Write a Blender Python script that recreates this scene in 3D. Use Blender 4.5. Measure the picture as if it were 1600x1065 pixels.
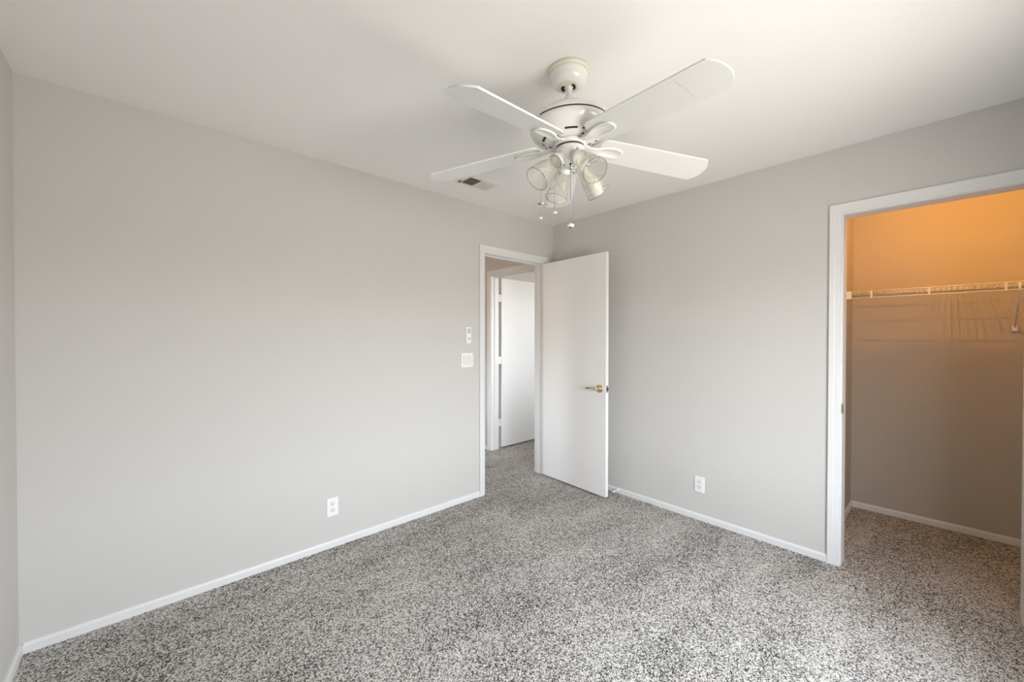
import bpy, math, random
from mathutils import Vector, Matrix
random.seed(3)
for o in list(bpy.data.objects): bpy.data.objects.remove(o)
S = bpy.context.scene
COL = S.collection
PI = math.pi
# ------------------------------------------------------------------ camera
CAM = Vector((-2.97169, -2.62327, 1.33891))
F_PX, YAW, PITCH, ROLL = 618.3955, 0.8259106, 0.01036244, 0.000528
fw = Vector((math.cos(YAW) * math.cos(PITCH), math.sin(YAW) * math.cos(PITCH), -math.sin(PITCH)))
rt = Vector((math.sin(YAW), -math.cos(YAW), 0)); up = rt.cross(fw)
r2 = rt * math.cos(ROLL) + up * math.sin(ROLL); u2 = up * math.cos(ROLL) - rt * math.sin(ROLL)
cd = bpy.data.cameras.new('camera'); cam = bpy.data.objects.new('camera', cd); COL.objects.link(cam)
cd.sensor_fit = 'HORIZONTAL'; cd.sensor_width = 36; cd.lens = F_PX / 1600 * 36; cd.clip_start = 0.02; cd.clip_end = 200
m = Matrix((r2, u2, -fw)).transposed().to_4x4(); m.translation = CAM; cam.matrix_world = m
S.camera = cam
# ------------------------------------------------------------------ exposure and colour management
S.view_settings.view_transform = 'Standard'; S.view_settings.look = 'None'
S.view_settings.exposure = 0.0; S.view_settings.gamma = 1.0; S.view_settings.use_curve_mapping = False
S.cycles.max_bounces = 14; S.cycles.diffuse_bounces = 8; S.cycles.transparent_max_bounces = 24
S.cycles.sample_clamp_indirect = 6.0; S.cycles.use_adaptive_sampling = False
# ------------------------------------------------------------------ sky: cool above, sunlit warm ground below
SKY, GROUND = 24.5, 11.5
W = bpy.data.worlds.new('sky'); S.world = W; W.use_nodes = True
nt = W.node_tree; nt.nodes.clear()
tc = nt.nodes.new('ShaderNodeTexCoord'); sx = nt.nodes.new('ShaderNodeSeparateXYZ'); rp = nt.nodes.new('ShaderNodeValToRGB')
mr = nt.nodes.new('ShaderNodeMapRange'); mr.inputs[1].default_value = -1; mr.inputs[2].default_value = 1
bg = nt.nodes.new('ShaderNodeBackground'); wo = nt.nodes.new('ShaderNodeOutputWorld')
nt.links.new(tc.outputs['Generated'], sx.inputs[0]); nt.links.new(sx.outputs['Z'], mr.inputs[0])
nt.links.new(mr.outputs[0], rp.inputs[0]); nt.links.new(rp.outputs[0], bg.inputs[0]); nt.links.new(bg.outputs[0], wo.inputs[0])
k = GROUND / SKY
e = rp.color_ramp.elements
e[0].position = 0.0; e[0].color = (1.0 * k, 0.925 * k, 0.855 * k, 1)
e[1].position = 1.0; e[1].color = (0.76, 0.855, 1.0, 1)
a = e.new(0.49); a.color = (1.0 * k, 0.925 * k, 0.855 * k, 1)
a = e.new(0.52); a.color = (0.92, 0.95, 1.0, 1)
bg.inputs[1].default_value = SKY
H = 2.44                                     # ceiling height
RX0, RY0 = -3.377, -3.15                     # bedroom corner far from the door
WT = 0.115                                   # wall thickness
FT = 0.20                                    # outside wall thickness
WIN = (-2.30, -0.92, 0.50, 1.84)             # bedroom window x0 x1 z0 z1 (in the wall behind the camera)
FWIN = (0.55, 1.75, 0.9, 2.05)               # window of the room across the hall
FX1, FY0, FY1 = 2.6, -0.9, 0.988              # that room
def portal(name, x0, x1, z0, z1, y):
    ld = bpy.data.lights.new(name, 'AREA'); ld.shape = 'RECTANGLE'; ld.size = x1 - x0; ld.size_y = z1 - z0
    ld.cycles.is_portal = True
    o = bpy.data.objects.new(name, ld); COL.objects.link(o)
    o.location = ((x0 + x1) / 2, y, (z0 + z1) / 2); o.rotation_euler = (PI / 2, 0, 0)   # facing into the room
    return o
portal('bedroom_window_light', *WIN, RY0 - FT - 0.02)
def day_area(name, loc, rot, sx_, sy_, col, w_):
    ld = bpy.data.lights.new(name, 'AREA'); ld.shape = 'RECTANGLE'; ld.size = sx_; ld.size_y = sy_; ld.color = col; ld.energy = w_
    o = bpy.data.objects.new(name, ld); COL.objects.link(o); o.location = loc; o.rotation_euler = rot
# skylight coming in through the windows of the room across the hall
day_area('far_room_window_light', (1.15, FY0 - 0.02, 1.48), (PI / 2, 0, 0), 1.1, 1.05, (0.95, 0.97, 1.0), 5.0)

# ------------------------------------------------------------------ materials
def new_mat(name):
    m = bpy.data.materials.new(name); m.use_nodes = True
    return m, m.node_tree, m.node_tree.nodes['Principled BSDF']
def mat(name, col, rough=0.5, metal=0.0, spec=0.5, coat=0.0, bump=0, bscale=200):
    m, t, b = new_mat(name)
    b.inputs['Base Color'].default_value = (*col, 1); b.inputs['Roughness'].default_value = rough
    b.inputs['Metallic'].default_value = metal; b.inputs['Specular IOR Level'].default_value = spec
    b.inputs['Coat Weight'].default_value = coat; b.inputs['Coat Roughness'].default_value = 0.06
    tcn = t.nodes.new('ShaderNodeTexCoord'); n = t.nodes.new('ShaderNodeTexNoise')
    n.inputs['Scale'].default_value = bscale; n.inputs['Detail'].default_value = 3
    t.links.new(tcn.outputs['Object'], n.inputs['Vector'])
    bp = t.nodes.new('ShaderNodeBump'); bp.inputs['Strength'].default_value = bump; bp.inputs['Distance'].default_value = 0.002
    t.links.new(n.outputs['Fac'], bp.inputs['Height'])
    if bump: t.links.new(bp.outputs[0], b.inputs['Normal'])
    return m
M = {}
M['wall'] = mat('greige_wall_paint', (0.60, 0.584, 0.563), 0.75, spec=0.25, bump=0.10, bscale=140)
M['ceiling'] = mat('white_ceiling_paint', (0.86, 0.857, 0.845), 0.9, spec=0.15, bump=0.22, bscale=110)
M['closet'] = mat('shade_darkened_closet_paint', (0.47, 0.435, 0.38), 0.75, spec=0.25, bump=0.10, bscale=140)  # closet dimness is put into this darker, tanner wall colour
M['trim'] = mat('white_trim_paint', (0.745, 0.745, 0.745), 0.42, spec=0.4)
M['door'] = mat('white_door_paint', (0.84, 0.835, 0.825), 0.45, spec=0.4)
M['plate'] = mat('white_plastic', (0.84, 0.84, 0.84), 0.35)
M['cream'] = mat('cream_plastic', (0.78, 0.775, 0.73), 0.35)
M['ring'] = mat('yellowed_cream_enamel', (0.74, 0.72, 0.60), 0.3)
M['fan'] = mat('white_gloss_enamel', (0.80, 0.795, 0.77), 0.22, coat=0.5)
M['blade'] = mat('white_blade_laminate', (0.74, 0.74, 0.73), 0.45, spec=0.4)
M['edge'] = mat('white_blade_edge', (0.86, 0.86, 0.84), 0.4)
M['dark'] = mat('dark_opening', (0.02, 0.02, 0.018), 0.8)
M['slot'] = mat('dark_slot', (0.05, 0.047, 0.04), 0.7)
M['mark'] = mat('grey_scuff', (0.42, 0.41, 0.39), 0.8)
M['chain'] = mat('nickel_chain', (0.36, 0.35, 0.33), 0.35, metal=0.8)
M['chrome'] = mat('chrome', (0.75, 0.75, 0.74), 0.1, metal=1.0)
M['brass'] = mat('polished_brass', (0.78, 0.67, 0.43), 0.16, metal=1.0)
M['wire'] = mat('white_vinyl_wire', (0.82, 0.81, 0.78), 0.35)
M['vent'] = mat('white_vent_enamel', (0.80, 0.79, 0.75), 0.5)
M['duct'] = mat('galvanised_duct', (0.26, 0.25, 0.22), 0.7)
M['louvre'] = mat('shaded_louvre_enamel', (0.70, 0.69, 0.65), 0.5)  # vent enamel toned down, shade on the slats put into the colour
M['rubber'] = mat('white_rubber', (0.82, 0.82, 0.80), 0.6)
M['tile'] = mat('pale_stucco', (0.7, 0.66, 0.58), 0.9)

def glass(name, tint, diff, gl=1.0):
    m = bpy.data.materials.new(name); m.use_nodes = True; t = m.node_tree; t.nodes.clear()
    out = t.nodes.new('ShaderNodeOutputMaterial'); tr = t.nodes.new('ShaderNodeBsdfTransparent'); tr.inputs[0].default_value = (*tint, 1)
    gs = t.nodes.new('ShaderNodeBsdfGlossy'); gs.inputs['Roughness'].default_value = 0.03
    df = t.nodes.new('ShaderNodeBsdfDiffuse'); df.inputs[0].default_value = (0.84, 0.83, 0.77, 1)
    lw = t.nodes.new('ShaderNodeLayerWeight'); pw = t.nodes.new('ShaderNodeMath'); pw.operation = 'POWER'; pw.inputs[1].default_value = 4.0
    fr = t.nodes.new('ShaderNodeMath'); fr.operation = 'MULTIPLY_ADD'; fr.inputs[1].default_value = 0.55; fr.inputs[2].default_value = 0.035
    t.links.new(lw.outputs['Facing'], pw.inputs[0]); t.links.new(pw.outputs[0], fr.inputs[0])
    mx = t.nodes.new('ShaderNodeMixShader'); m2 = t.nodes.new('ShaderNodeMixShader'); m2.inputs[0].default_value = diff
    t.links.new(tr.outputs[0], m2.inputs[1]); t.links.new(df.outputs[0], m2.inputs[2])
    t.links.new(fr.outputs[0], mx.inputs[0]); t.links.new(m2.outputs[0], mx.inputs[1]); t.links.new(gs.outputs[0], mx.inputs[2])
    t.links.new(mx.outputs[0], out.inputs[0])
    return m
M['shade'] = glass('smoky_cream_glass', (0.975, 0.972, 0.95), 0.085)
M['rib'] = glass('white_glass_swirl', (0.90, 0.895, 0.87), 0.5)
M['lip'] = glass('dark_glass_lip', (0.55, 0.53, 0.45), 0.10)
M['pane'] = glass('window_glass', (0.97, 0.98, 0.975), 0.0)

def emit(name, col, s):
    m = bpy.data.materials.new(name); m.use_nodes = True; t = m.node_tree; t.nodes.clear()
    out = t.nodes.new('ShaderNodeOutputMaterial'); em = t.nodes.new('ShaderNodeEmission')
    em.inputs[0].default_value = (*col, 1); em.inputs[1].default_value = s; m.cycles.emission_sampling = 'NONE'; t.links.new(em.outputs[0], out.inputs[0])
    return m

def carpet():
    m, t, b = new_mat('grey_frieze_carpet')
    N = t.nodes.new; L = t.links.new
    tcn = N('ShaderNodeTexCoord')
    # yarn tips: small distorted cells
    wn = N('ShaderNodeTexNoise'); wn.inputs['Scale'].default_value = 150; wn.inputs['Detail'].default_value = 2
    L(tcn.outputs['Object'], wn.inputs['Vector'])
    mx = N('ShaderNodeMix'); mx.data_type = 'VECTOR'; mx.inputs[0].default_value = 0.008
    L(tcn.outputs['Object'], mx.inputs[4]); L(wn.outputs['Color'], mx.inputs[5])
    v = N('ShaderNodeTexVoronoi'); v.inputs['Scale'].default_value = 235; L(mx.outputs[1], v.inputs['Vector'])
    n2 = N('ShaderNodeTexNoise'); n2.inputs['Scale'].default_value = 360; n2.inputs['Detail'].default_value = 4; n2.inputs['Roughness'].default_value = 0.7
    L(tcn.outputs['Object'], n2.inputs['Vector'])
    sp = N('ShaderNodeSeparateColor'); L(v.outputs['Color'], sp.inputs[0])
    ad = N('ShaderNodeMath'); ad.operation = 'MULTIPLY_ADD'; ad.inputs[1].default_value = 0.55
    L(sp.outputs[0], ad.inputs[0])
    sc = N('ShaderNodeMath'); sc.operation = 'MULTIPLY'; sc.inputs[1].default_value = 0.55; L(n2.outputs['Fac'], sc.inputs[0]); L(sc.outputs[0], ad.inputs[2])
    # lay of the pile: broad vacuum swathes
    mp = N('ShaderNodeMapping'); mp.inputs['Rotation'].default_value = (0, 0, 0.9); mp.inputs['Scale'].default_value = (0.9, 2.6, 1); L(tcn.outputs['Object'], mp.inputs[0])
    n3 = N('ShaderNodeTexNoise'); n3.inputs['Scale'].default_value = 1.5; n3.inputs['Detail'].default_value = 2; L(mp.outputs[0], n3.inputs['Vector'])
    n4 = N('ShaderNodeTexNoise'); n4.inputs['Scale'].default_value = 14; n4.inputs['Detail'].default_value = 3; L(tcn.outputs['Object'], n4.inputs['Vector'])
    a3 = N('ShaderNodeMath'); a3.operation = 'MULTIPLY_ADD'; a3.inputs[1].default_value = 0.28; L(n3.outputs['Fac'], a3.inputs[0]); L(ad.outputs[0], a3.inputs[2])
    a4 = N('ShaderNodeMath'); a4.operation = 'MULTIPLY_ADD'; a4.inputs[1].default_value = 0.16; L(n4.outputs['Fac'], a4.inputs[0]); L(a3.outputs[0], a4.inputs[2])
    s4 = N('ShaderNodeMath'); s4.operation = 'SUBTRACT'; s4.inputs[1].default_value = 0.22; L(a4.outputs[0], s4.inputs[0])
    rp = N('ShaderNodeValToRGB'); L(s4.outputs[0], rp.inputs[0])
    el = rp.color_ramp.elements
    el[0].position = 0.33; el[0].color = (0.035, 0.032, 0.028, 1)
    el[1].position = 0.70; el[1].color = (0.80, 0.763, 0.72, 1)
    q = el.new(0.50); q.color = (0.31, 0.292, 0.268, 1)
    L(rp.outputs[0], b.inputs['Base Color'])
    b.inputs['Roughness'].default_value = 0.95; b.inputs['Specular IOR Level'].default_value = 0.1
    bp = N('ShaderNodeBump'); bp.inputs['Strength'].default_value = 0.9; bp.inputs['Distance'].default_value = 0.006
    L(ad.outputs[0], bp.inputs['Height']); L(bp.outputs[0], b.inputs['Normal'])
    return m
M['carpet'] = carpet()

# ------------------------------------------------------------------ mesh helpers
class MB:
    def __init__(s): s.v = []; s.f = []; s.mi = []; s.sm = []
    def add(s, vs, fs, mi=0, smooth=False):
        o = len(s.v); s.v += [Vector(x) for x in vs]
        for f in fs: s.f.append([i + o for i in f]); s.mi.append(mi); s.sm.append(smooth)
        return s
    def box(s, a, b, mi=0, frame=None):
        x0, y0, z0 = a; x1, y1, z1 = b
        vs = [(x, y, z) for z in (z0, z1) for y in (y0, y1) for x in (x0, x1)]
        if frame: vs = [frame(Vector(p)) for p in vs]
        return s.add(vs, [(0, 2, 3, 1), (4, 5, 7, 6), (0, 1, 5, 4), (2, 6, 7, 3), (0, 4, 6, 2), (1, 3, 7, 5)], mi)
    def rbox(s, a, b, c=0.003, mi=0, frame=None):
        """box with chamfered edges on the +Z side and rounded outline corners (in local XY)"""
        x0, y0, z0 = a; x1, y1, z1 = b; vs = []; n = 4
        def ring(i, z, r):
            out = []
            for (cx, cy, a0) in ((x1 - i - r, y1 - i - r, 0), (x0 + i + r, y1 - i - r, PI / 2), (x0 + i + r, y0 + i + r, PI), (x1 - i - r, y0 + i + r, 1.5 * PI)):
                for q in range(n + 1): t = a0 + q * PI / 2 / n; out.append((cx + r * math.cos(t), cy + r * math.sin(t), z))
            return out
        R = min(c * 1.5, (x1 - x0) / 2.2, (y1 - y0) / 2.2)
        rings = [ring(0, z0, R), ring(0, z1 - c, R), ring(c * 0.3, z1 - c * 0.3, R * 0.9), ring(c, z1, R * 0.7)]
        m_ = len(rings[0])
        for r in rings: vs += r
        fs = [tuple(reversed(range(m_))), tuple(range(3 * m_, 4 * m_))]
        for k_ in range(3):
            for i in range(m_): j = (i + 1) % m_; fs.append((k_ * m_ + i, k_ * m_ + j, (k_ + 1) * m_ + j, (k_ + 1) * m_ + i))
        if frame: vs = [frame(Vector(p)) for p in vs]
        return s.add(vs, fs, mi)
    def lathe(s, prof, frame=None, n=48, mi=0, cap=True, smooth=True, wob=None):
        vs = []; fs = []
        for (r, z) in prof:
            for i in range(n):
                t = 2 * PI * i / n; rr = r * (wob(t, z) if wob else 1)
                vs.append(Vector((rr * math.cos(t), rr * math.sin(t), z)))
        for k_ in range(len(prof) - 1):
            for i in range(n): j = (i + 1) % n; fs.append((k_ * n + i, k_ * n + j, (k_ + 1) * n + j, (k_ + 1) * n + i))
        if cap: fs.append(tuple(reversed(range(n)))); fs.append(tuple(range((len(prof) - 1) * n, len(prof) * n)))
        if frame: vs = [frame(p) for p in vs]
        return s.add(vs, fs, mi, smooth)
    def tube(s, pts, r, n=10, mi=0):
        pts = [Vector(p) for p in pts]; vs = []; fs = []
        rs = r if isinstance(r, (list, tuple)) else [r] * len(pts)
        prev = None
        for i, p in enumerate(pts):
            d = (pts[min(i + 1, len(pts) - 1)] - pts[max(i - 1, 0)]).normalized()
            if prev is None:
                u = d.orthogonal().normalized()
            else:
                u = (prev - d * prev.dot(d)).normalized()
            prev = u; w = d.cross(u)
            for q in range(n): t = 2 * PI * q / n; vs.append(p + (u * math.cos(t) + w * math.sin(t)) * rs[i])
        for i in range(len(pts) - 1):
            for q in range(n): j = (q + 1) % n; fs.append((i * n + q, i * n + j, (i + 1) * n + j, (i + 1) * n + q))
        fs.append(tuple(reversed(range(n)))); fs.append(tuple(range((len(pts) - 1) * n, len(pts) * n)))
        return s.add(vs, fs, mi, True)
    def prism(s, outline, z0, z1, frame=None, mi=0, mi_side=None):
        n = len(outline); vs = [Vector((x, y, z0)) for x, y in outline] + [Vector((x, y, z1)) for x, y in outline]
        if frame: vs = [frame(p) for p in vs]
        o = len(s.v); s.add(vs, [tuple(reversed(range(n))), tuple(range(n, 2 * n))], mi)
        base = o
        for i in range(n):
            j = (i + 1) % n; s.f.append([base + i, base + j, base + n + j, base + n + i]); s.mi.append(mi if mi_side is None else mi_side); s.sm.append(False)
        return s
    def ball(s, c, r, n=16, mi=0, sz=1.0, frame=None):
        prof = [(max(1e-4, r * math.sin(PI * i / 10)), -r * math.cos(PI * i / 10) * sz) for i in range(11)]
        c = Vector(c)
        return s.lathe(prof, (lambda p: frame(p) + c) if frame else (lambda p: p + c), n, mi)
    def build(s, name, mats, parent=None, org=None):
        me = bpy.data.meshes.new(name)
        if not isinstance(mats, (list, tuple)): mats = [mats]
        off = Vector((0, 0, 0)); q = parent
        while q is not None: off += Vector(q.location); q = q.parent
        loc = Vector(org) - off if org is not None else Vector((0, 0, 0))
        if org is None and parent is None:
            lo = Vector([min(v[i] for v in s.v) for i in range(3)]); hi = Vector([max(v[i] for v in s.v) for i in range(3)])
            loc = Vector(((lo.x + hi.x) / 2, (lo.y + hi.y) / 2, lo.z))
        me.from_pydata([tuple(v - off - loc) for v in s.v], [], s.f)
        for mm in mats: me.materials.append(mm)
        for p, mi, sm in zip(me.polygons, s.mi, s.sm): p.material_index = mi; p.use_smooth = sm
        import bmesh
        b = bmesh.new(); b.from_mesh(me); bmesh.ops.recalc_face_normals(b, faces=b.faces); b.to_mesh(me); b.free()
        me.update()
        o = bpy.data.objects.new(name, me); o.location = loc; o.parent = parent; COL.objects.link(o)
        return o
def structure(o): o['kind'] = 'structure'; return o
def tag(o, label, cat, group=None):
    o['label'] = label; o['category'] = cat
    if group: o['group'] = group
    return o
def empty(name, loc):
    o = bpy.data.objects.new(name, None); o.empty_display_size = 0.05; o.location = loc; COL.objects.link(o); return o

# ------------------------------------------------------------------ the shell
OPEN_T = 2.046                                  # top of every door opening
DX0, DX1 = -0.866, -0.140                       # bedroom doorway (in the wall y = 0)
CY0, CY1 = -2.892, -2.236                       # closet doorway (in the wall x = 0)
HY0, HY1 = 0.25, 0.955                          # doorway across the hall (same wall line, x = 0)
CLX, CLY = 1.13, -2.145                         # closet back wall, closet side wall
HX0, HYE = -1.7, 1.35                           # hall
JB = 0.018                                      # jamb board
structure(MB().box((RX0 - WT, RY0 - FT, -0.1), (FX1 + WT, HYE + WT, 0)).build('floor', M['carpet'], org=(0, 0, 0)))
structure(MB().box((RX0 - WT, RY0 - FT, H), (FX1 + WT, HYE + WT, H + 0.12)).build('ceiling', M['ceiling'], org=(0, 0, H)))
w = MB()
w.box((RX0 - WT, 0, 0), (DX0 - JB, WT, H)); w.box((DX1 + JB, 0, 0), (0, WT, H)); w.box((DX0 - JB, 0, OPEN_T + JB), (DX1 + JB, WT, H))
structure(w.build('wall_back', M['wall']))
w = MB()
w.box((0, RY0, 0), (WT, CY0 - JB, H)); w.box((0, CY1 + JB, 0), (WT, HY0 - JB, H)); w.box((0, CY0 - JB, OPEN_T + JB), (WT, CY1 + JB, H))
w.box((0, HY0 - JB, OPEN_T + JB), (WT, HY1 + JB, H)); w.box((0, HY1 + JB, 0), (WT, HYE, H))
structure(w.build('wall_right', M['wall']))
structure(MB().box((RX0 - WT, RY0, 0), (RX0, 0, H)).build('wall_left', M['wall']))
w = MB(); x0, x1, z0, z1 = WIN
w.box((RX0 - WT, RY0 - FT, 0), (x0, RY0, H)); w.box((x1, RY0 - FT, 0), (CLX + WT, RY0, H)); w.box((x0, RY0 - FT, 0), (x1, RY0, z0)); w.box((x0, RY0 - FT, z1), (x1, RY0, H))
structure(w.build('wall_front', M['wall']))
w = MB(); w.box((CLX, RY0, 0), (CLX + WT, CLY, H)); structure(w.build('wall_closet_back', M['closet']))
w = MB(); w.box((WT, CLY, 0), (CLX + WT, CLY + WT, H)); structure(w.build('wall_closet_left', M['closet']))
HW = (0.52, 0.96, 0.60, 1.36)
w = MB(); w.box((HX0 - WT, WT, 0), (HX0, HW[0], H)); w.box((HX0 - WT, HW[1], 0), (HX0, HYE, H)); w.box((HX0 - WT, HW[0], 0), (HX0, HW[1], HW[2])); w.box((HX0 - WT, HW[0], HW[3]), (HX0, HW[1], H)); structure(w.build('wall_hall_end', M['wall']))
w = MB(); w.box((HX0 - WT, HYE, 0), (WT, HYE + WT, H)); structure(w.build('wall_hall_side', M['wall']))
w = MB(); w.box((WT, FY1, 0), (FX1, FY1 + WT, H)); structure(w.build('wall_far_room_left', M['wall']))
w = MB(); w.box((FX1, FY0 - WT, 0), (FX1 + WT, FY1 + WT, H)); structure(w.build('wall_far_room_back', M['wall']))
w = MB(); x0, x1, z0, z1 = FWIN
w.box((WT, FY0 - WT, 0), (x0, FY0, H)); w.box((x1, FY0 - WT, 0), (FX1, FY0, H)); w.box((x0, FY0 - WT, 0), (x1, FY0, z0)); w.box((x0, FY0 - WT, z1), (x1, FY0, H))
structure(w.build('wall_far_room_right', M['wall']))

def window(name, x0, x1, z0, z1, y):
    f = MB(); t = 0.035
    for a, b in (((x0, y, z0), (x1, y + 0.06, z0 + t)), ((x0, y, z1 - t), (x1, y + 0.06, z1)), ((x0, y, z0 + t), (x0 + t, y + 0.06, z1 - t)), ((x1 - t, y, z0 + t), (x1, y + 0.06, z1 - t))): f.box(a, b)
    xm = (x0 + x1) / 2; f.box((xm - 0.02, y + 0.005, z0 + t), (xm + 0.02, y + 0.055, z1 - t))
    o = structure(f.build(name, M['trim']))
    MB().box((x0 + t, y + 0.028, z0 + t), (xm - 0.02, y + 0.032, z1 - t)).build('pane', M['pane'], o)
    MB().box((xm + 0.02, y + 0.028, z0 + t), (x1 - t, y + 0.032, z1 - t)).build('pane', M['pane'], o)
window('window_1', *WIN, RY0 - FT + 0.01)
window('window_2', *FWIN, FY0 - WT + 0.01)
f = MB(); t = 0.035; x = HX0 - WT + 0.01; y0, y1, z0, z1 = HW
for a, b in (((x, y0, z0), (x + 0.06, y1, z0 + t)), ((x, y0, z1 - t), (x + 0.06, y1, z1)), ((x, y0, z0 + t), (x + 0.06, y0 + t, z1 - t)), ((x, y1 - t, z0 + t), (x + 0.06, y1, z1 - t))): f.box(a, b)
o = structure(f.build('window_3', M['trim']))
MB().box((x + 0.028, y0 + t, z0 + t), (x + 0.032, y1 - t, z1 - t)).build('pane', M['pane'], o)

# baseboards -------------------------------------------------------
BH, BT = 0.045, 0.012
def baseboard(name, p0, p1, nrm):
    """p0 -> p1 along the foot of a wall, nrm points into the room"""
    p0 = Vector((*p0, 0)); p1 = Vector((*p1, 0)); n = Vector((*nrm, 0)); b = MB(); vs = []
    prof = [(0, 0), (BT, 0), (BT, BH - 0.012), (BT * 0.75, BH - 0.004), (BT * 0.45, BH), (0, BH)]
    for p in (p0, p1): vs += [p + n * t + Vector((0, 0, z)) for t, z in prof]
    k_ = len(prof); fs = [(i, (i + 1) % k_, k_ + (i + 1) % k_, k_ + i) for i in range(k_)] + [tuple(range(k_)), tuple(range(k_, 2 * k_))]
    b.add(vs, fs); return structure(b.build(name, M['trim']))
CW = 0.058; REV = 0.006
baseboard('baseboard_back', (RX0 + BT, 0), (DX0 - REV - CW, 0), (0, -1))
baseboard('baseboard_left', (RX0, RY0), (RX0, 0), (1, 0))
baseboard('baseboard_right', (0, CY1 + REV + CW), (0, 0), (-1, 0))
baseboard('baseboard_closet_back', (CLX, RY0), (CLX, CLY - BT), (-1, 0))
baseboard('baseboard_closet_left', (WT, CLY), (CLX, CLY), (0, -1))
baseboard('baseboard_hall', (0, HY1 + REV + CW), (0, HYE), (-1, 0))
baseboard('baseboard_far_room', (0.90, FY1), (FX1, FY1), (0, -1))

# door trim --------------------------------------------------------
CPROF = [(0, 0), (0, 0.008), (0.004, 0.010), (0.010, 0.0095), (0.013, 0.0125), (0.030, 0.0135), (0.034, 0.0155), (0.050, 0.0165), (0.056, 0.0165), (CW, 0.0145), (CW, 0)]
def door_trim(name, org, ud, nd, u0, u1, top, stops=True):
    """casing on the face whose normal is nd, jamb through the wall, org on the wall face"""
    org = Vector(org); ud = Vector(ud); nd = Vector(nd); Z = Vector((0, 0, 1))
    def P(u, n, z): return org + ud * u + nd * n + Z * z
    c = MB(); vs = []
    i0, i1, it = u0 - REV, u1 + REV, top + REV
    for w_, t in CPROF:
        vs += [P(i0 - w_, t, 0), P(i0 - w_, t, it + w_), P(i1 + w_, t, it + w_), P(i1 + w_, t, 0)]
    k_ = len(CPROF); fs = []
    for j in range(k_):
        jn = (j + 1) % k_
        for s_ in range(3): fs.append((4 * j + s_, 4 * j + s_ + 1, 4 * jn + s_ + 1, 4 * jn + s_))
    c.add(vs, fs)
    o = structure(c.build(name, M['trim']))
    j = MB()
    fr = lambda p: P(p.x, p.y, p.z)
    j.box((u0 - JB, -WT, 0), (u0, 0.0005, top + JB), frame=fr); j.box((u1, -WT, 0), (u1 + JB, 0.0005, top + JB), frame=fr); j.box((u0, -WT, top), (u1, 0.0005, top + JB), frame=fr)
    jo = j.build('jamb', M['trim'], o)
    if stops:
        s_ = MB(); a, b = -0.075, -0.042
        s_.box((u0, a, 0), (u0 + 0.010, b, top), frame=fr); s_.box((u1 - 0.010, a, 0), (u1, b, top), frame=fr); s_.box((u0 + 0.010, a, top - 0.010), (u1 - 0.010, b, top), frame=fr)
        s_.build('stop', M['trim'], jo)
    return o, jo
door_trim('trim_1', (0, 0, 0), (1, 0, 0), (0, -1, 0), DX0, DX1, OPEN_T)
t2, jamb2 = door_trim('trim_2', (0, 0, 0), (0, 1, 0), (-1, 0, 0), CY0, CY1, OPEN_T, stops=False)
t3, jamb3 = door_trim('trim_3', (0, 0, 0), (0, 1, 0), (-1, 0, 0), HY0, HY1, OPEN_T)
# brass strike on the closet jamb, its lip curling out past the edge
st = MB(); st.box((-0.004, CY1 - 0.0015, 0.892), (0.030, CY1, 0.950)); st.box((-0.0035, CY1 - 0.001, 0.897), (-0.0005, CY1 + 0.006, 0.945)); st.box((0.008, CY1 - 0.0018, 0.908), (0.022, CY1 - 0.0004, 0.934), mi=1)
st.build('strike_plate', [M['brass'], M['dark']], t2)['label'] = 'brass strike plate'

# bedroom door, standing open at a right angle ----------------------
Hc = Vector((-0.1695, -0.024, 0)); ang = math.atan2(-0.733, -0.0345)
ed = Vector((math.cos(ang), math.sin(ang), 0)); et = Vector((-ed.y, ed.x, 0))
if et.x < 0: et = -et
DW, DT, DZ0, DZ1 = 0.735, 0.035, 0.016, 2.038
def dfr(p): return Hc + ed * p.x + et * p.y + Vector((0, 0, p.z))
d = MB(); d.box((0, 0, DZ0), (DW, DT, DZ1), frame=dfr)
door = structure(d.build('door_1', M['door'], org=Hc))
def lever(parent, frame, side, toward):
    """side: y of the face and outward sign; toward: direction the lever points in along x"""
    y0, sg = side
    def f(p): return frame(Vector((p.x, y0 + sg * p.z, p.y)))
    r = MB(); r.lathe([(0.0335, 0), (0.0335, 0.003), (0.031, 0.006), (0.026, 0.008), (0.018, 0.011), (0.0125, 0.014), (0.012, 0.05), (0.010, 0.054)], f, 32)
    rose = r.build('door_handle', M['brass'], parent); rose['label'] = 'polished brass lever handle'
    l = MB(); pts = []; rs = []
    for i in range(11):
        q = i / 10; pts.append(f(Vector((toward * (q * 0.112), 0.006 * math.sin(q * PI) - 0.003 * q, 0.047 + 0.006 * math.sin(q * PI))))); rs.append(0.0115 - 0.0045 * q + (0.002 if i in (8, 9) else 0))
    l.tube(pts, rs, 12); l.build('lever', M['brass'], rose)
HZ = 0.909
def hfr(x0): return lambda p: dfr(Vector((x0 + p.x, p.y, HZ + p.z)))
lever(door, hfr(DW - 0.060), (0, -1), -1)
lever(door, hfr(DW - 0.060), (DT, 1), -1)
lp = MB(); lp.box((DW, 0.006, HZ - 0.029), (DW + 0.0012, DT - 0.006, HZ + 0.029), frame=dfr)
lp.box((DW + 0.001, 0.010, HZ - 0.011), (DW + 0.010, 0.024, HZ + 0.011), mi=1, frame=dfr)
for zz in (-0.021, 0.021): lp.box((DW + 0.001, 0.013, HZ + zz - 0.004), (DW + 0.0018, 0.021, HZ + zz + 0.004), mi=1, frame=dfr)
lp.build('latch_plate', [M['chrome'], M['slot']], door)['label'] = 'metal latch plate'
for hz in (0.25, 1.03, 1.82):
    h = MB(); h.box((-0.012, DT * 0.35, hz - 0.044), (0.0, DT * 0.98, hz + 0.044), frame=dfr); h.build('hinge', M['trim'], door)

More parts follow.
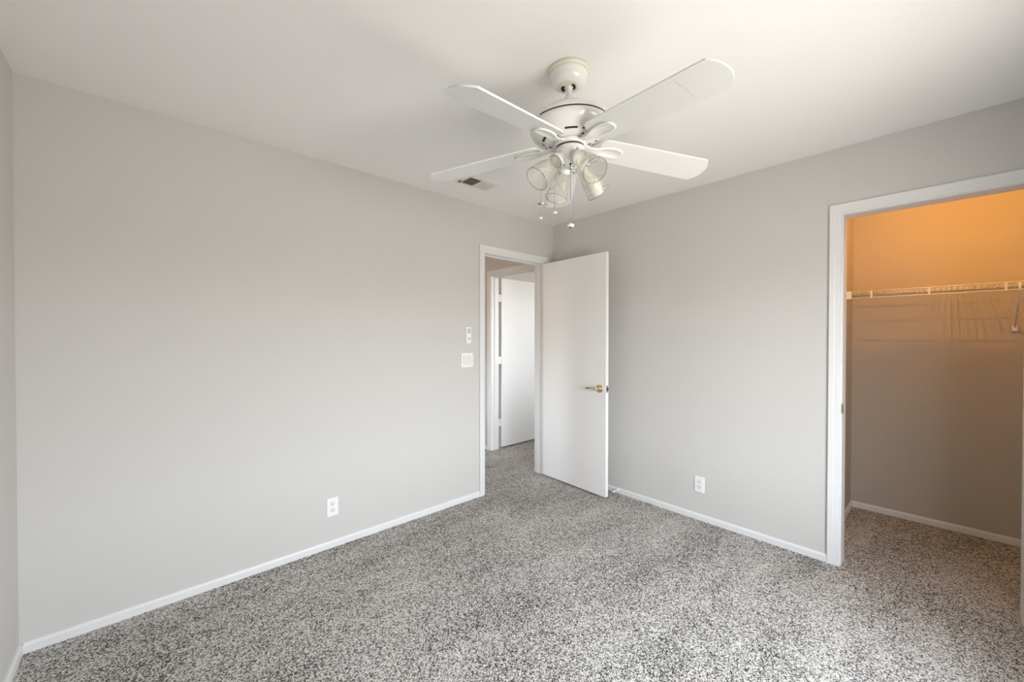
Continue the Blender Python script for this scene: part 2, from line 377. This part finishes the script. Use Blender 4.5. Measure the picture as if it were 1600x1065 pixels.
# door of the room across the hall, opened away from us --------------
D2X, D2Y = 0.148, 0.945
d = MB(); d.box((D2X, D2Y, 0.016), (D2X + 0.70, D2Y + DT, 2.038))
door2 = structure(d.build('door_2', M['door']))
f2 = lambda p: Vector((D2X + 0.640 + p.x, D2Y + p.y, HZ - 0.01 + p.z))
lever(door2, f2, (0, -1), -1)
for hz in (0.315, 1.06, 1.80):
    h = MB(); h.box((0.078, D2Y + 0.004, hz - 0.045), (D2X + 0.001, D2Y + 0.012, hz + 0.045)); h.build('hinge', M['trim'], door2)

# ------------------------------------------------------------------ wall fittings
def wall_frame(c, xd, nd):
    c = Vector(c); xd = Vector(xd); nd = Vector(nd)
    return lambda p: c + xd * p.x + nd * p.z + Vector((0, 0, p.y))
def outlet(label, c, xd, nd):
    fr = wall_frame(c, xd, nd); t = empty('wall_outlet', c); tag(t, label, 'outlet', 'duplex wall outlets')
    MB().rbox((-0.035, -0.0575, 0), (0.035, 0.0575, 0.006), 0.003, frame=fr).build('cover_plate', M['plate'], t)
    for s_ in (1, -1):
        cy = s_ * 0.0197; o2 = []
        for i in range(24):
            a_ = 2 * PI * i / 24; o2.append((0.0168 * math.cos(a_), cy + max(-0.0135, min(0.0135, 0.0168 * math.sin(a_)))))
        b = MB(); b.prism(o2, 0.004, 0.0075, fr)
        so = b.build('socket', M['cream'], t)
        k_ = MB()
        k_.box((-0.0075, cy + 0.000, 0.007), (-0.0050, cy + 0.009, 0.0079), frame=fr); k_.box((0.0048, cy + 0.001, 0.007), (0.0072, cy + 0.008, 0.0079), frame=fr)
        k_.prism([(0.0028 * math.cos(2 * PI * i / 12), cy - 0.0075 + 0.0028 * math.sin(2 * PI * i / 12)) for i in range(12)], 0.007, 0.0079, fr)
        k_.build('slot', M['slot'], so)
    s2 = MB(); s2.lathe([(0.003, 0.005), (0.003, 0.0068), (0.002, 0.0075)], fr, 12); s2.build('screw', M['plate'], t)
outlet('white duplex outlet low on the long wall left of the open door', (-2.110, 0, 0.256), (1, 0, 0), (0, -1, 0))
outlet('white duplex outlet low on the wall between the open door and the closet', (0, -1.430, 0.259), (0, -1, 0), (-1, 0, 0))
# two-gang rocker switch
c = (-1.052, 0, 1.150); fr = wall_frame(c, (1, 0, 0), (0, -1, 0)); t = empty('light_switch', c)
tag(t, 'white two-gang rocker switch plate on the wall beside the doorway', 'light switch')
MB().rbox((-0.0585, -0.0585, 0), (0.0585, 0.0585, 0.006), 0.003, frame=fr).build('cover_plate', M['plate'], t)
for sx_ in (-1, 1):
    b = MB(); cx = sx_ * 0.023
    prof = [(-0.033, 0.0072), (-0.002, 0.0060), (0.033, 0.0098)]
    vs = []
    for y_, z_ in prof: vs += [fr(Vector((cx - 0.0163, y_, z_))), fr(Vector((cx + 0.0163, y_, z_)))]
    for y_, z_ in prof: vs += [fr(Vector((cx - 0.0163, y_, 0.004))), fr(Vector((cx + 0.0163, y_, 0.004)))]
    b.add(vs, [(0, 1, 3, 2), (2, 3, 5, 4), (6, 8, 9, 7), (8, 10, 11, 9), (0, 6, 7, 1), (4, 5, 11, 10), (0, 2, 8, 6), (2, 4, 10, 8), (1, 7, 9, 3), (3, 9, 11, 5)])
    b.build('rocker', M['cream'], t)
    g = MB()
    for a_, b_ in (((cx - 0.0178, -0.0345, 0.0055), (cx - 0.0164, 0.0345, 0.0063)), ((cx + 0.0164, -0.0345, 0.0055), (cx + 0.0178, 0.0345, 0.0063)), ((cx - 0.0178, 0.0331, 0.0055), (cx + 0.0178, 0.0345, 0.0063)), ((cx - 0.0178, -0.0345, 0.0055), (cx + 0.0178, -0.0331, 0.0063))): g.box(a_, b_, frame=fr)
    g.build('gap', mat('switch_gap', (0.45, 0.44, 0.42), 0.7) if 'sg' not in M else M['sg'], t)
# fan remote in its wall holder
c = (-1.0475, 0, 1.282); fr = wall_frame(c, (1, 0, 0), (0, -1, 0)); t = empty('fan_remote', c)
tag(t, 'small white wall remote with rows of dark buttons above the switch plate', 'remote control')
MB().rbox((-0.0255, 0.0, 0), (0.0255, 0.137, 0.008), 0.002, frame=fr).build('wall_holder', M['cream'], t)
MB().rbox((-0.0235, 0.004, 0.008), (0.0235, 0.136, 0.022), 0.004, frame=fr).build('remote_body', M['plate'], t)
for (cx, cy, bw, bh) in ((-0.009, 0.119, 0.011, 0.006), (0.006, 0.119, 0.011, 0.006), (-0.014, 0.106, 0.009, 0.005), (-0.001, 0.106, 0.009, 0.005), (0.012, 0.106, 0.009, 0.005), (-0.007, 0.092, 0.011, 0.006), (0.008, 0.092, 0.011, 0.006), (-0.008, 0.041, 0.008, 0.004), (0.005, 0.042, 0.011, 0.009)):
    MB().rbox((cx - bw / 2, cy - bh / 2, 0.0215), (cx + bw / 2, cy + bh / 2, 0.0232), 0.0008, frame=fr).build('button', mat('dark_button', (0.05, 0.05, 0.05), 0.5) if 'bt' not in M else M['bt'], t)
# door stop on the baseboard
t = empty('door_stop', (-BT, -0.757, 0.034)); tag(t, 'small white rod door stop on the baseboard behind the open door', 'door stop')
s_ = MB(); s_.lathe([(0.011, 0), (0.011, 0.004), (0.006, 0.008)], lambda p: Vector((-BT - p.z, -0.757 + p.x, 0.034 + p.y)), 16); s_.build('base', M['rubber'], t)
s_ = MB(); s_.tube([(-BT - 0.005, -0.757, 0.034), (-BT - 0.068, -0.757, 0.032)], 0.0042, 10); s_.build('rod', M['rubber'], t)
s_ = MB(); s_.lathe([(0.006, 0), (0.0078, 0.003), (0.0078, 0.012), (0.005, 0.015)], lambda p: Vector((-BT - 0.066 - p.z, -0.757 + p.x, 0.032 + p.y)), 14); s_.build('tip', M['rubber'], t)

# ------------------------------------------------------------------ ceiling register
vx0, vx1, vy0, vy1 = -1.365, -1.078, -0.456, -0.280
t = empty('ceiling_vent', ((vx0 + vx1) / 2, (vy0 + vy1) / 2, H)); tag(t, 'white rectangular air register with two louvre panels set in the ceiling', 'vent')
ox0, oxm0, oxm1, ox1, oy0, oy1 = -1.332, -1.2285, -1.2195, -1.112, -0.430, -0.302
f = MB(); zt, zb = H, H - 0.006
def rim(a, b): f.box((a[0], a[1], zb), (b[0], b[1], zt))
rim((vx0, vy0), (vx1, oy0)); rim((vx0, oy1), (vx1, vy1)); rim((vx0, oy0), (ox0, oy1)); rim((ox1, oy0), (vx1, oy1)); rim((oxm0, oy0), (oxm1, oy1))
f.box((ox0 - 0.004, oy0 - 0.004, zb - 0.003), (ox0, oy1 + 0.004, zb)); f.box((ox0, oy0 - 0.004, zb - 0.003), (ox1, oy0, zb)); f.box((ox0, oy1, zb - 0.003), (ox1, oy1 + 0.004, zb)); f.box((ox1, oy0 - 0.004, zb - 0.003), (ox1 + 0.004, oy1 + 0.004, zb))
f.build('frame', M['vent'], t)
f = MB(); f.box((ox0, oy0, H - 0.0008), (ox1, oy1, H - 0.0002)); f.build('duct', M['duct'], t)
for (a, b, sg) in ((ox0, oxm0, -1), (oxm1, ox1, 1)):
    f = MB(); n = 9
    for i in range(n):
        x = a + (i + 0.5) * (b - a) / n
        dx = sg * 0.0045
        f.add([(x - dx - 0.0005, oy0, H - 0.0012), (x - dx + 0.0005, oy0, H - 0.0012), (x + dx + 0.0005, oy0, H - 0.008), (x + dx - 0.0005, oy0, H - 0.008),
               (x - dx - 0.0005, oy1, H - 0.0012), (x - dx + 0.0005, oy1, H - 0.0012), (x + dx + 0.0005, oy1, H - 0.008), (x + dx - 0.0005, oy1, H - 0.008)],
              [(0, 1, 2, 3), (4, 7, 6, 5), (0, 4, 5, 1), (1, 5, 6, 2), (2, 6, 7, 3), (3, 7, 4, 0)])
    f.build('louvre', M['louvre'], t)
f = MB(); f.box((-1.352, -0.335, zb - 0.006), (-1.346, -0.306, zb)); f.build('damper_lever', M['slot'], t)['label'] = 'dark damper lever'

# ------------------------------------------------------------------ closet
# lampholder with a bare bulb on the wall over the closet doorway
t = empty('closet_lamp', (WT, -2.66, 2.30)); tag(t, 'bare bulb lampholder on the wall above the closet doorway inside', 'lamp')
lf = lambda p: Vector((WT + p.z, -2.66 + p.x, 2.30 + p.y))
b = MB(); b.lathe([(0.055, 0), (0.055, 0.012), (0.04, 0.02), (0.025, 0.03), (0.022, 0.045)], lf, 24); b.build('lampholder', M['plate'], t)
b = MB(); b.lathe([(0.013, 0.045), (0.014, 0.06), (0.022, 0.08), (0.029, 0.10), (0.029, 0.115), (0.02, 0.135), (0.004, 0.14)], lf, 24); bo = b.build('bulb', emit('warm_bulb_glow', (1.0, 0.42, 0.12), 6), t)
bo.visible_shadow = True
ld = bpy.data.lights.new('closet_bulb_light', 'POINT'); ld.color = (1.0, 0.43, 0.075); ld.energy = 19; ld.shadow_soft_size = 0.004
lo = bpy.data.objects.new('closet_bulb_light', ld); COL.objects.link(lo); lo.location = (WT + 0.165, -2.66, 2.30)
b = MB(); n = 24; vs = []  # added opaque dish, unseen, keeps bulb light off the lower closet wall
for (w_, dz) in ((0.0, -0.092), (0.07, -0.090), (0.100, -0.064), (0.102, -0.064), (0.072, -0.093), (0.0, -0.095)):
    for q in range(n + 1):
        a_ = -PI / 2 + PI * q / n; vs.append((WT + 0.001 + (0.115 + w_) * math.cos(a_), -2.66 + (0.06 + w_) * math.sin(a_) * 1.2, 2.30 + dz))
b.add(vs, [(r_ * (n + 1) + q, r_ * (n + 1) + q + 1, (r_ + 1) * (n + 1) + q + 1, (r_ + 1) * (n + 1) + q) for r_ in range(5) for q in range(n)])
b.add([vs[q] for q in range(n + 1)], [tuple(range(n + 1))]); b.build('added_light_shield', M['plate'], t)
# wire shelf
SX, SZ, SZL = 0.825, 1.667, 1.621
SY0, SY1 = RY0 + 0.004, CLY - 0.004
t = empty('wire_shelf', (CLX, (SY0 + SY1) / 2, SZL)); tag(t, 'white wire closet shelf with a hang rail spanning the closet', 'shelf')
b = MB(); b.tube([(SX, SY0, SZ), (SX, SY1, SZ)], 0.0032, 8); b.tube([(SX, SY0, SZL), (SX, SY1, SZL)], 0.0032, 8); b.build('front_rail', M['wire'], t)
b = MB()
for x in (SX + 0.10, SX + 0.20, CLX - 0.006): b.tube([(x, SY0, SZ - 0.0035), (x, SY1, SZ - 0.0035)], 0.0026, 8)
y = SY1 - 0.012
while y > SY0: b.tube([(SX - 0.001, y, SZ), (CLX - 0.003, y, SZ)], 0.0024, 6); y -= 0.0254
b.build('wire_deck', M['wire'], t)
for y in (-2.284, -2.567, -2.885): b = MB(); b.box((SX - 0.0035, y - 0.005, SZL - 0.002), (SX + 0.0035, y + 0.005, SZ + 0.002)); b.build('tie_clip', M['wire'], t)
b = MB(); b.rbox((-0.0, -0.028, 0), (0.03, 0.028, 0.03), 0.002, frame=lambda p: Vector((SX - 0.006 + p.x, CLY - p.z, 1.644 + p.y))); b.build('end_bracket', M['wire'], t)
b = MB(); b.tube([(SX, -2.937, SZ - 0.004), (SX + 0.004, -2.937, SZL - 0.01), (CLX - 0.012, -2.943, 1.405)], 0.005, 8); br = b.build('support_brace', M['wire'], t)
b = MB(); b.rbox((-0.012, -0.020, 0), (0.012, 0.016, 0.014), 0.002, frame=lambda p: Vector((CLX - p.z, -2.943 + p.x, 1.398 + p.y))); b.build('wall_clip', M['wire'], br)

# ------------------------------------------------------------------ hall lamp (round the corner of the doorway)
t = empty('hall_lamp', (-1.05, 0.72, H)); tag(t, 'round flush ceiling lamp of the hall beyond the doorway', 'lamp')
b = MB(); b.lathe([(0.15, H), (0.15, H - 0.02), (0.145, H - 0.025)], lambda p: p + Vector((-1.05, 0.72, 0)), 32); b.build('lamp_base', M['trim'], t)
b = MB(); b.lathe([(0.14, H - 0.025), (0.13, H - 0.06), (0.09, H - 0.09), (0.03, H - 0.10), (0.002, H - 0.10)], lambda p: p + Vector((-1.05, 0.72, 0)), 32); b.build('lamp_shade', emit('warm_dome_glow', (1.0, 0.60, 0.32), 4), t)

ld = bpy.data.lights.new('hall_lamp_light', 'POINT'); ld.color = (1.0, 0.56, 0.28); ld.energy = 2.7; ld.shadow_soft_size = 0.08
lo = bpy.data.objects.new('hall_lamp_light', ld); COL.objects.link(lo); lo.location = (-1.05, 0.72, 2.24)
# ------------------------------------------------------------------ ceiling fan
HUB = Vector((-1.6720942, -1.569449, 2.13166709)); TX, TY = 0.02171123, -0.01317337
NZ = Vector((-TX, -TY, 1)).normalized(); EX = Vector((1, 0, TX)).normalized(); EY = NZ.cross(EX)
def ff(p): return HUB + EX * p.x + EY * p.y + NZ * (p.z - HUB.z)
top = ff(Vector((0, 0, H))); CX, CY = top.x, top.y
fan = empty('ceiling_fan', (CX, CY, H)); tag(fan, 'white five-blade ceiling fan with four glass light shades and pull chains', 'ceiling fan')
def cf(p): return Vector((CX + p.x, CY + p.y, p.z))
b = MB(); b.lathe([(0.0855, H), (0.0855, H - 0.010), (0.083, H - 0.016), (0.079, H - 0.017)], cf, 56); b.build('canopy_trim', M['ring'], fan)['label'] = 'yellowed cream ring'
b = MB(); b.lathe([(0.079, H - 0.014), (0.0785, H - 0.024), (0.0765, H - 0.032), (0.0735, H - 0.036), (0.0725, H - 0.039), (0.0715, H - 0.043), (0.066, H - 0.052), (0.056, H - 0.060), (0.044, H - 0.066)], cf, 56); b.build('canopy', M['fan'], fan)
b = MB(); b.lathe([(0.044, H - 0.066), (0.041, H - 0.069), (0.038, H - 0.068), (0.030, H - 0.067)], cf, 40)
for i in range(2):
    a_ = math.radians(82 + 180 * i - 141)
    o2 = []
    for q in range(9): tt = a_ - 0.75 + 1.5 * q / 8; o2.append((0.029 * math.cos(tt), 0.031 * math.sin(tt)))
    for q in range(9): tt = a_ + 0.75 - 1.5 * q / 8; o2.append((0.0165 * math.cos(tt), 0.0175 * math.sin(tt)))
    b.prism(o2, H - 0.0692, H - 0.0676, cf, mi=1)
b.build('canopy_collar', [M['ring'], M['dark']], fan)['label'] = 'cream ball-seat ring with dark slots'
b = MB(); b.lathe([(0.012, H - 0.05), (0.020, H - 0.062), (0.0185, H - 0.07), (0.012, H - 0.076), (0.0115, 2.345), (0.0125, 2.335)], ff, 24); b.build('downrod', M['fan'], fan)
b = MB(); b.lathe([(0.013, 2.338), (0.016, 2.333), (0.018, 2.322), (0.025, 2.308), (0.034, 2.297), (0.036, 2.290)], ff, 32); b.build('rod_coupling', M['fan'], fan)
b = MB(); b.lathe([(0.036, 2.294), (0.060, 2.2875), (0.090, 2.276), (0.118, 2.262), (0.142, 2.246), (0.158, 2.232), (0.1655, 2.219), (0.1665, 2.2135), (0.160, 2.2133)], ff, 72); b.build('motor_cover', M['fan'], fan)
b = MB(); b.lathe([(0.1640, 2.2140), (0.1640, 2.2045)], ff, 64, mi=1, cap=False)
b.lathe([(0.1655, 2.2075), (0.1655, 2.198), (0.163, 2.190), (0.157, 2.180), (0.147, 2.170), (0.133, 2.162), (0.118, 2.156), (0.104, 2.1525), (0.100, 2.149), (0.095, 2.147), (0.070, 2.145), (0.05, 2.145)], ff, 72)
def arc_patch(mb, r0, r1, za, zb_, a0, a1, mi, n=8):
    vs = []
    for q in range(n + 1):
        tt = a0 + (a1 - a0) * q / n
        for (r, z) in ((r0, za), (r1, zb_)): vs.append(ff(Vector((r * math.cos(tt), r * math.sin(tt), z))))
    mb.add(vs, [(2 * q, 2 * q + 1, 2 * q + 3, 2 * q + 2) for q in range(n)], mi)
CA = math.radians(-141)                              # azimuth towards the doorway-side corner of the room
for i in range(5):
    a_ = CA + math.radians(3 + 72 * i)
    arc_patch(b, 0.1160, 0.1062, 2.1551, 2.1523, a_ - 0.23, a_ + 0.23, 1)
    for o_ in (-44, -26, 26, 44):
        a2 = a_ + math.radians(o_)
        if o_ > 0: arc_patch(b, 0.1150, 0.1065, 2.1549, 2.1524, a2 - 0.05, a2 + 0.05, 1)
    arc_patch(b, 0.092, 0.080, 2.1462, 2.1452, a_ + 0.52, a_ + 0.64, 1)
b.build('motor_housing', [M['fan'], M['dark']], fan)
# screw with its spring washer on the side of the housing
sa = CA - math.radians(46); sp = ff(Vector((0.166 * math.cos(sa), 0.166 * math.sin(sa), 2.209))); sd = (EX * math.cos(sa) + EY * math.sin(sa))
b = MB(); b.tube([sp - sd * 0.004, sp + sd * 0.004], 0.008, 14); b.tube([sp + sd * 0.004, sp + sd * 0.007], 0.0055, 14, mi=1); b.tube([sp + sd * 0.007, sp + sd * 0.010], 0.0068, 14); b.build('housing_screw', [M['chrome'], M['slot']], fan)['label'] = 'dark metal screw'
b = MB(); b.lathe([(0.066, 2.145), (0.067, 2.139), (0.067, 2.131), (0.064, 2.127), (0.05, 2.127)], ff, 56); b.build('flywheel', M['fan'], fan)
b = MB(); b.lathe([(0.0575, 2.128), (0.0575, 2.112)], ff, 48, cap=False, mi=1)
b.lathe([(0.050, 2.1195), (0.060, 2.119), (0.0625, 2.116), (0.0625, 2.104), (0.060, 2.096), (0.052, 2.083), (0.046, 2.078), (0.046, 2.060), (0.042, 2.052), (0.030, 2.046), (0.012, 2.044)], ff, 56)
b.build('switch_housing', [M['fan'], M['slot']], fan)
b = MB(); b.lathe([(0.010, 2.045), (0.010, 2.040), (0.006, 2.036), (0.002, 2.034)], ff, 20); b.build('finial', M['chrome'], fan)
# blades
TH0 = 0.14989243; RC, WTIP, PIT, WR = 0.62765597, 0.07118171, -0.19409432, 0.06320957
AN = [180, -108, -36, 108, 36]
EL = [-0.1202269, -0.10466258, -0.08828069, -0.06044861, -0.07127913]; DP = [-0.04855494, -0.0630213, -0.01778918, 0.07066392, 0.0587015]
def sstep(x, a, b_): x = max(0, min(1, (x - a) / (b_ - a))); return x * x * (3 - 2 * x)
def blade_frame(i, twist=False):
    th = TH0 + math.radians(AN[i]); d_ = Vector((math.cos(th), math.sin(th), 0)); t_ = Vector((-math.sin(th), math.cos(th), 0)); pi_ = PIT + DP[i]
    def f(p):                                        # p = (s across, r along, h up)
        pp = pi_ * (sstep(p.y, 0.06, 0.125) if twist else 1)
        q = Vector((0, 0, (p.y - 0.1) * EL[i])) + d_ * p.y + t_ * (p.x * math.cos(pp) - p.z * math.sin(pp)) + Vector((0, 0, p.x * math.sin(pp) + p.z * math.cos(pp)))
        q.z += TX * q.x + TY * q.y
        return HUB + q
    return f
def wid(r): return WR + (WTIP - WR) * (r - 0.2) / (RC - 0.2)
OUT = []
R0 = 0.128; rc = 0.034
for q in range(7): a_ = PI + PI / 2 * q / 6; OUT.append((-wid(R0) + rc + rc * math.cos(a_), R0 + rc + rc * math.sin(a_)))
for q in range(7): a_ = 1.5 * PI + PI / 2 * q / 6; OUT.append((wid(R0) - rc + rc * math.cos(a_), R0 + rc + rc * math.sin(a_)))
OUT += [(wid(r), r) for r in (0.3, 0.45, RC - 0.006)]
for q in range(15):
    u = 1 - 2 * q / 14; OUT.append((WTIP * u * 0.985, RC + 0.033 * (1 - abs(u) ** 2.2)))
OUT += [(-wid(r), r) for r in (RC - 0.006, 0.45, 0.3)]
def scuff(mb, f, pts, wdt):
    vs = []
    for i_, (s_, r) in enumerate(pts):
        w_ = wdt * (0.4 if i_ in (0, len(pts) - 1) else 1); vs += [f(Vector((s_, r - w_ / 2, -0.0003))), f(Vector((s_, r + w_ / 2, -0.0003)))]
    mb.add(vs, [(2 * q, 2 * q + 1, 2 * q + 3, 2 * q + 2) for q in range(len(pts) - 1)], 2)
for i in range(5):
    f = blade_frame(i); b = MB(); b.prism(OUT, 0.0, 0.0062, f, mi=0, mi_side=1)
    if i == 1: scuff(b, f, [(-0.052, 0.52), (-0.03, 0.524), (-0.018, 0.528)], 0.0022); scuff(b, f, [(-0.018, 0.528), (0.01, 0.530), (0.05, 0.527)], 0.0012); scuff(b, f, [(0.02, 0.497), (0.026, 0.5)], 0.003)
    if i == 0: scuff(b, f, [(0.012, 0.545), (0.006, 0.551), (-0.004, 0.553)], 0.0025); scuff(b, f, [(0.03, 0.50), (0.026, 0.503)], 0.002)
    if i == 2: scuff(b, f, [(-0.03, 0.49), (0.0, 0.485), (0.05, 0.475)], 0.0010); scuff(b, f, [(0.0, 0.52), (0.04, 0.50)], 0.0010); scuff(b, f, [(-0.012, 0.515), (-0.008, 0.517)], 0.003)
    b.build('blade', [M['blade'], M['edge'], M['mark']], fan)
    # blade iron: neck from the flywheel, then a dished tongue under the blade root
    f = blade_frame(i, True); b = MB(); rows = []
    for (r, w_, h) in ((0.050, 0.017, -0.002), (0.062, 0.0165, -0.003), (0.078, 0.014, -0.007), (0.095, 0.0135, -0.0105), (0.112, 0.016, -0.0115), (0.128, 0.021, -0.0105), (0.145, 0.0265, -0.0085), (0.162, 0.030, -0.0072), (0.180, 0.0318, -0.0068), (0.200, 0.032, -0.0068), (0.216, 0.0295, -0.0068), (0.228, 0.0245, -0.0068), (0.236, 0.017, -0.0068), (0.240, 0.008, -0.0066)):
        dish = sstep(r, 0.13, 0.16) * (1 - sstep(r, 0.218, 0.232)); row = []
        topz = -0.0003 if r > 0.128 else h + 0.0065
        for (u, k_) in ((-1.0, 0.55), (-0.96, 0.15), (-0.86, 0.0), (-0.70, 0.0), (-0.58, 0.6 * dish), (0, 0.7 * dish), (0.58, 0.6 * dish), (0.70, 0.0), (0.86, 0.0), (0.96, 0.15), (1.0, 0.55)):
            row.append(f(Vector((u * w_, r, h + (topz - h) * k_))))
        row += [f(Vector((w_, r, topz))), f(Vector((-w_, r, topz)))]
        rows.append(row)
    n = len(rows[0]); vs = [v for row in rows for v in row]; fs = []
    for a_ in range(len(rows) - 1):
        for q in range(n): fs.append((a_ * n + q, a_ * n + (q + 1) % n, (a_ + 1) * n + (q + 1) % n, (a_ + 1) * n + q))
    fs += [tuple(range(n)), tuple(range((len(rows) - 1) * n, len(rows) * n))]
    b.add(vs, fs, 0, True); b.build('blade_arm', M['fan'], fan)
# light kit
cdir = Vector((math.cos(CA), math.sin(CA), 0)); rdir = Vector((-cdir.y, cdir.x, 0))
if rdir.dot(rt) < 0: rdir = -rdir
GL = 0.140
shade_ends = {}
for phi in (-55, 35, 132, -157):
    ph = math.radians(phi); hd = cdir * math.cos(ph) + rdir * math.sin(ph); el_ = math.radians(44)
    ax = (hd * math.cos(el_) - Vector((0, 0, 1)) * math.sin(el_)); ax.z += TX * ax.x + TY * ax.y; ax.normalize()
    base = ff(Vector((0, 0, 2.078))) + hd * 0.050; base.z += TX * hd.x * 0.05 + TY * hd.y * 0.05
    e1 = ax.orthogonal().normalized(); e2 = ax.cross(e1)
    def sf(p, base=base, ax=ax, e1=e1, e2=e2): return base + e1 * p.x + e2 * p.y + ax * p.z
    b = MB(); b.tube([sf(Vector((0, 0, -0.030))), sf(Vector((0, 0, -0.004)))], [0.011, 0.013], 16)
    arm = b.build('light_arm', M['fan'], fan)
    b = MB(); b.lathe([(0.013, -0.012), (0.018, -0.008), (0.0205, 0.0), (0.022, 0.006), (0.0265, 0.011), (0.031, 0.017), (0.0325, 0.024), (0.0325, 0.031), (0.0308, 0.0315), (0.030, 0.02)], sf, 32); b.build('socket_cup', M['fan'], arm)
    for q in range(3):
        b = MB()
        tt = 2 * PI * q / 3 + 0.5; dd = e1 * math.cos(tt) + e2 * math.sin(tt); p0 = base + ax * 0.027
        b.tube([p0 + dd * 0.031, p0 + dd * 0.042], 0.0016, 8); b.tube([p0 + dd * 0.041, p0 + dd * 0.044], 0.0034, 10)
        b.build('thumb_screw', M['chain'], arm)
    prof = [(0.0285, 0.020), (0.0292, 0.034), (0.0315, 0.050), (0.0355, 0.070), (0.0400, 0.090), (0.0442, 0.110), (0.0475, 0.130), (0.0492, 0.145), (0.0500, 0.155)]
    full = prof + [(0.0495, 0.1565)] + [(r - 0.0022, z) for r, z in reversed(prof)]
    wob = lambda t_, z: 1 + 0.010 * sstep(z, 0.03, 0.09) * math.sin(5 * t_ + 30 * z)
    b = MB(); b.lathe(full, sf, 96, cap=False, wob=wob)
    def rad(z):
        for (ra, za), (rb, zb2) in zip(prof, prof[1:]):
            if za <= z <= zb2: return ra + (rb - ra) * (z - za) / (zb2 - za)
        return prof[-1][0]
    for q in range(3):
        sg = 1; pts = []
        for i_ in range(15):
            z_ = 0.045 + 0.108 * i_ / 14; t_ = q * 2 * PI / 3 + sg * 2.2 * (i_ / 14) ** 1.3
            pts.append(sf(Vector(((rad(z_) + 0.0003) * math.cos(t_), (rad(z_) + 0.0003) * math.sin(t_), z_))))
        b.tube(pts, [0.0006 + 0.0011 * math.sin(PI * i_ / 14) for i_ in range(15)], 6, mi=1)
    b.tube([sf(Vector((0.0492 * wob(2 * PI * i_ / 60, 0.156) * math.cos(2 * PI * i_ / 60), 0.0492 * wob(2 * PI * i_ / 60, 0.156) * math.sin(2 * PI * i_ / 60), 0.1562))) for i_ in range(61)], 0.0013, 6, mi=2)
    b.build('lamp_shade', [M['shade'], M['rib'], M['lip']], arm)['label'] = 'swirled clear glass shade'
    shade_ends[phi] = (sf(Vector((0, 0, 0.155))), ax)
    if phi == 132:
        b = MB(); b.lathe([(0.012, 0.01), (0.013, 0.05), (0.018, 0.075), (0.027, 0.105), (0.030, 0.125), (0.028, 0.145), (0.018, 0.162), (0.003, 0.168)], sf, 28); b.build('bulb', M['plate'], arm)['label'] = 'white frosted bulb'
# pull chains
def chain(pts, knob, r=0.0012, kn=0.0145, cap=False):
    b = MB(); b.tube(pts, r, 8); c_ = b.build('pull_chain', M['chain'], fan)
    z = Vector(pts[-1]); b = MB(); g = kn / 0.0145
    b.lathe([(0.0025, 0.004), (0.006, 0.0), (kn, -0.005 * g), (kn, -0.009 * g), (kn * 0.86, -0.0125 * g), (kn * 0.62, -0.0135 * g)], lambda p: z + p, 24)
    b.lathe([(kn * 0.60, -0.0136 * g), (kn * 0.50, -0.0145 * g), (kn * 0.30, -0.0155 * g), (0.001, -0.016 * g)], lambda p: z + p, 20, mi=2)
    b.lathe([(kn * 0.24, -0.0150 * g), (kn * 0.22, -0.0165 * g), (0.001, -0.0168 * g)], lambda p: z + p, 12, mi=1)
    b.build('pull_knob', [M['fan'], M['slot'], M['chrome']], c_)['label'] = 'white pull knob'
    return c_
ctr = ff(Vector((0, 0, 2.04)))
pA = ctr + rdir * 0.0 + cdir * 0.03; pA = Vector((pA.x, pA.y, 2.055))
chain([pA, (pA.x, pA.y, 1.803)], True, kn=0.0155)
b = MB(); b.tube([(pA.x, pA.y, 2.062), (pA.x, pA.y, 2.045)], 0.005, 10); b.build('chain_outlet', M['slot'], fan)
pB = ctr - rdir * 0.066 - cdir * 0.01; chain([ctr - rdir * 0.045 - cdir * 0.01 + Vector((0, 0, 0.03)), (pB.x, pB.y, 2.05), (pB.x, pB.y, 1.868)], True, kn=0.011)
sc_, sax = shade_ends[-55]
low = sc_ + ((Vector((0, 0, -1)) - sax * Vector((0, 0, -1)).dot(sax)).normalized() - rdir * 0.35).normalized() * 0.049
cC = chain([ctr - rdir * 0.05 + cdir * 0.03 + Vector((0, 0, 0.02)), low + sax * 0.002, low + Vector((0, 0, -0.006)), (low.x, low.y, 1.822)], True, r=0.0008, kn=0.008)
b = MB(); b.lathe([(0.002, 1.879), (0.016, 1.8775), (0.021, 1.874), (0.016, 1.8725), (0.002, 1.872)], lambda p: p + Vector((low.x, low.y, 0)), 24); b.build('chain_disc', M['chrome'], cC)
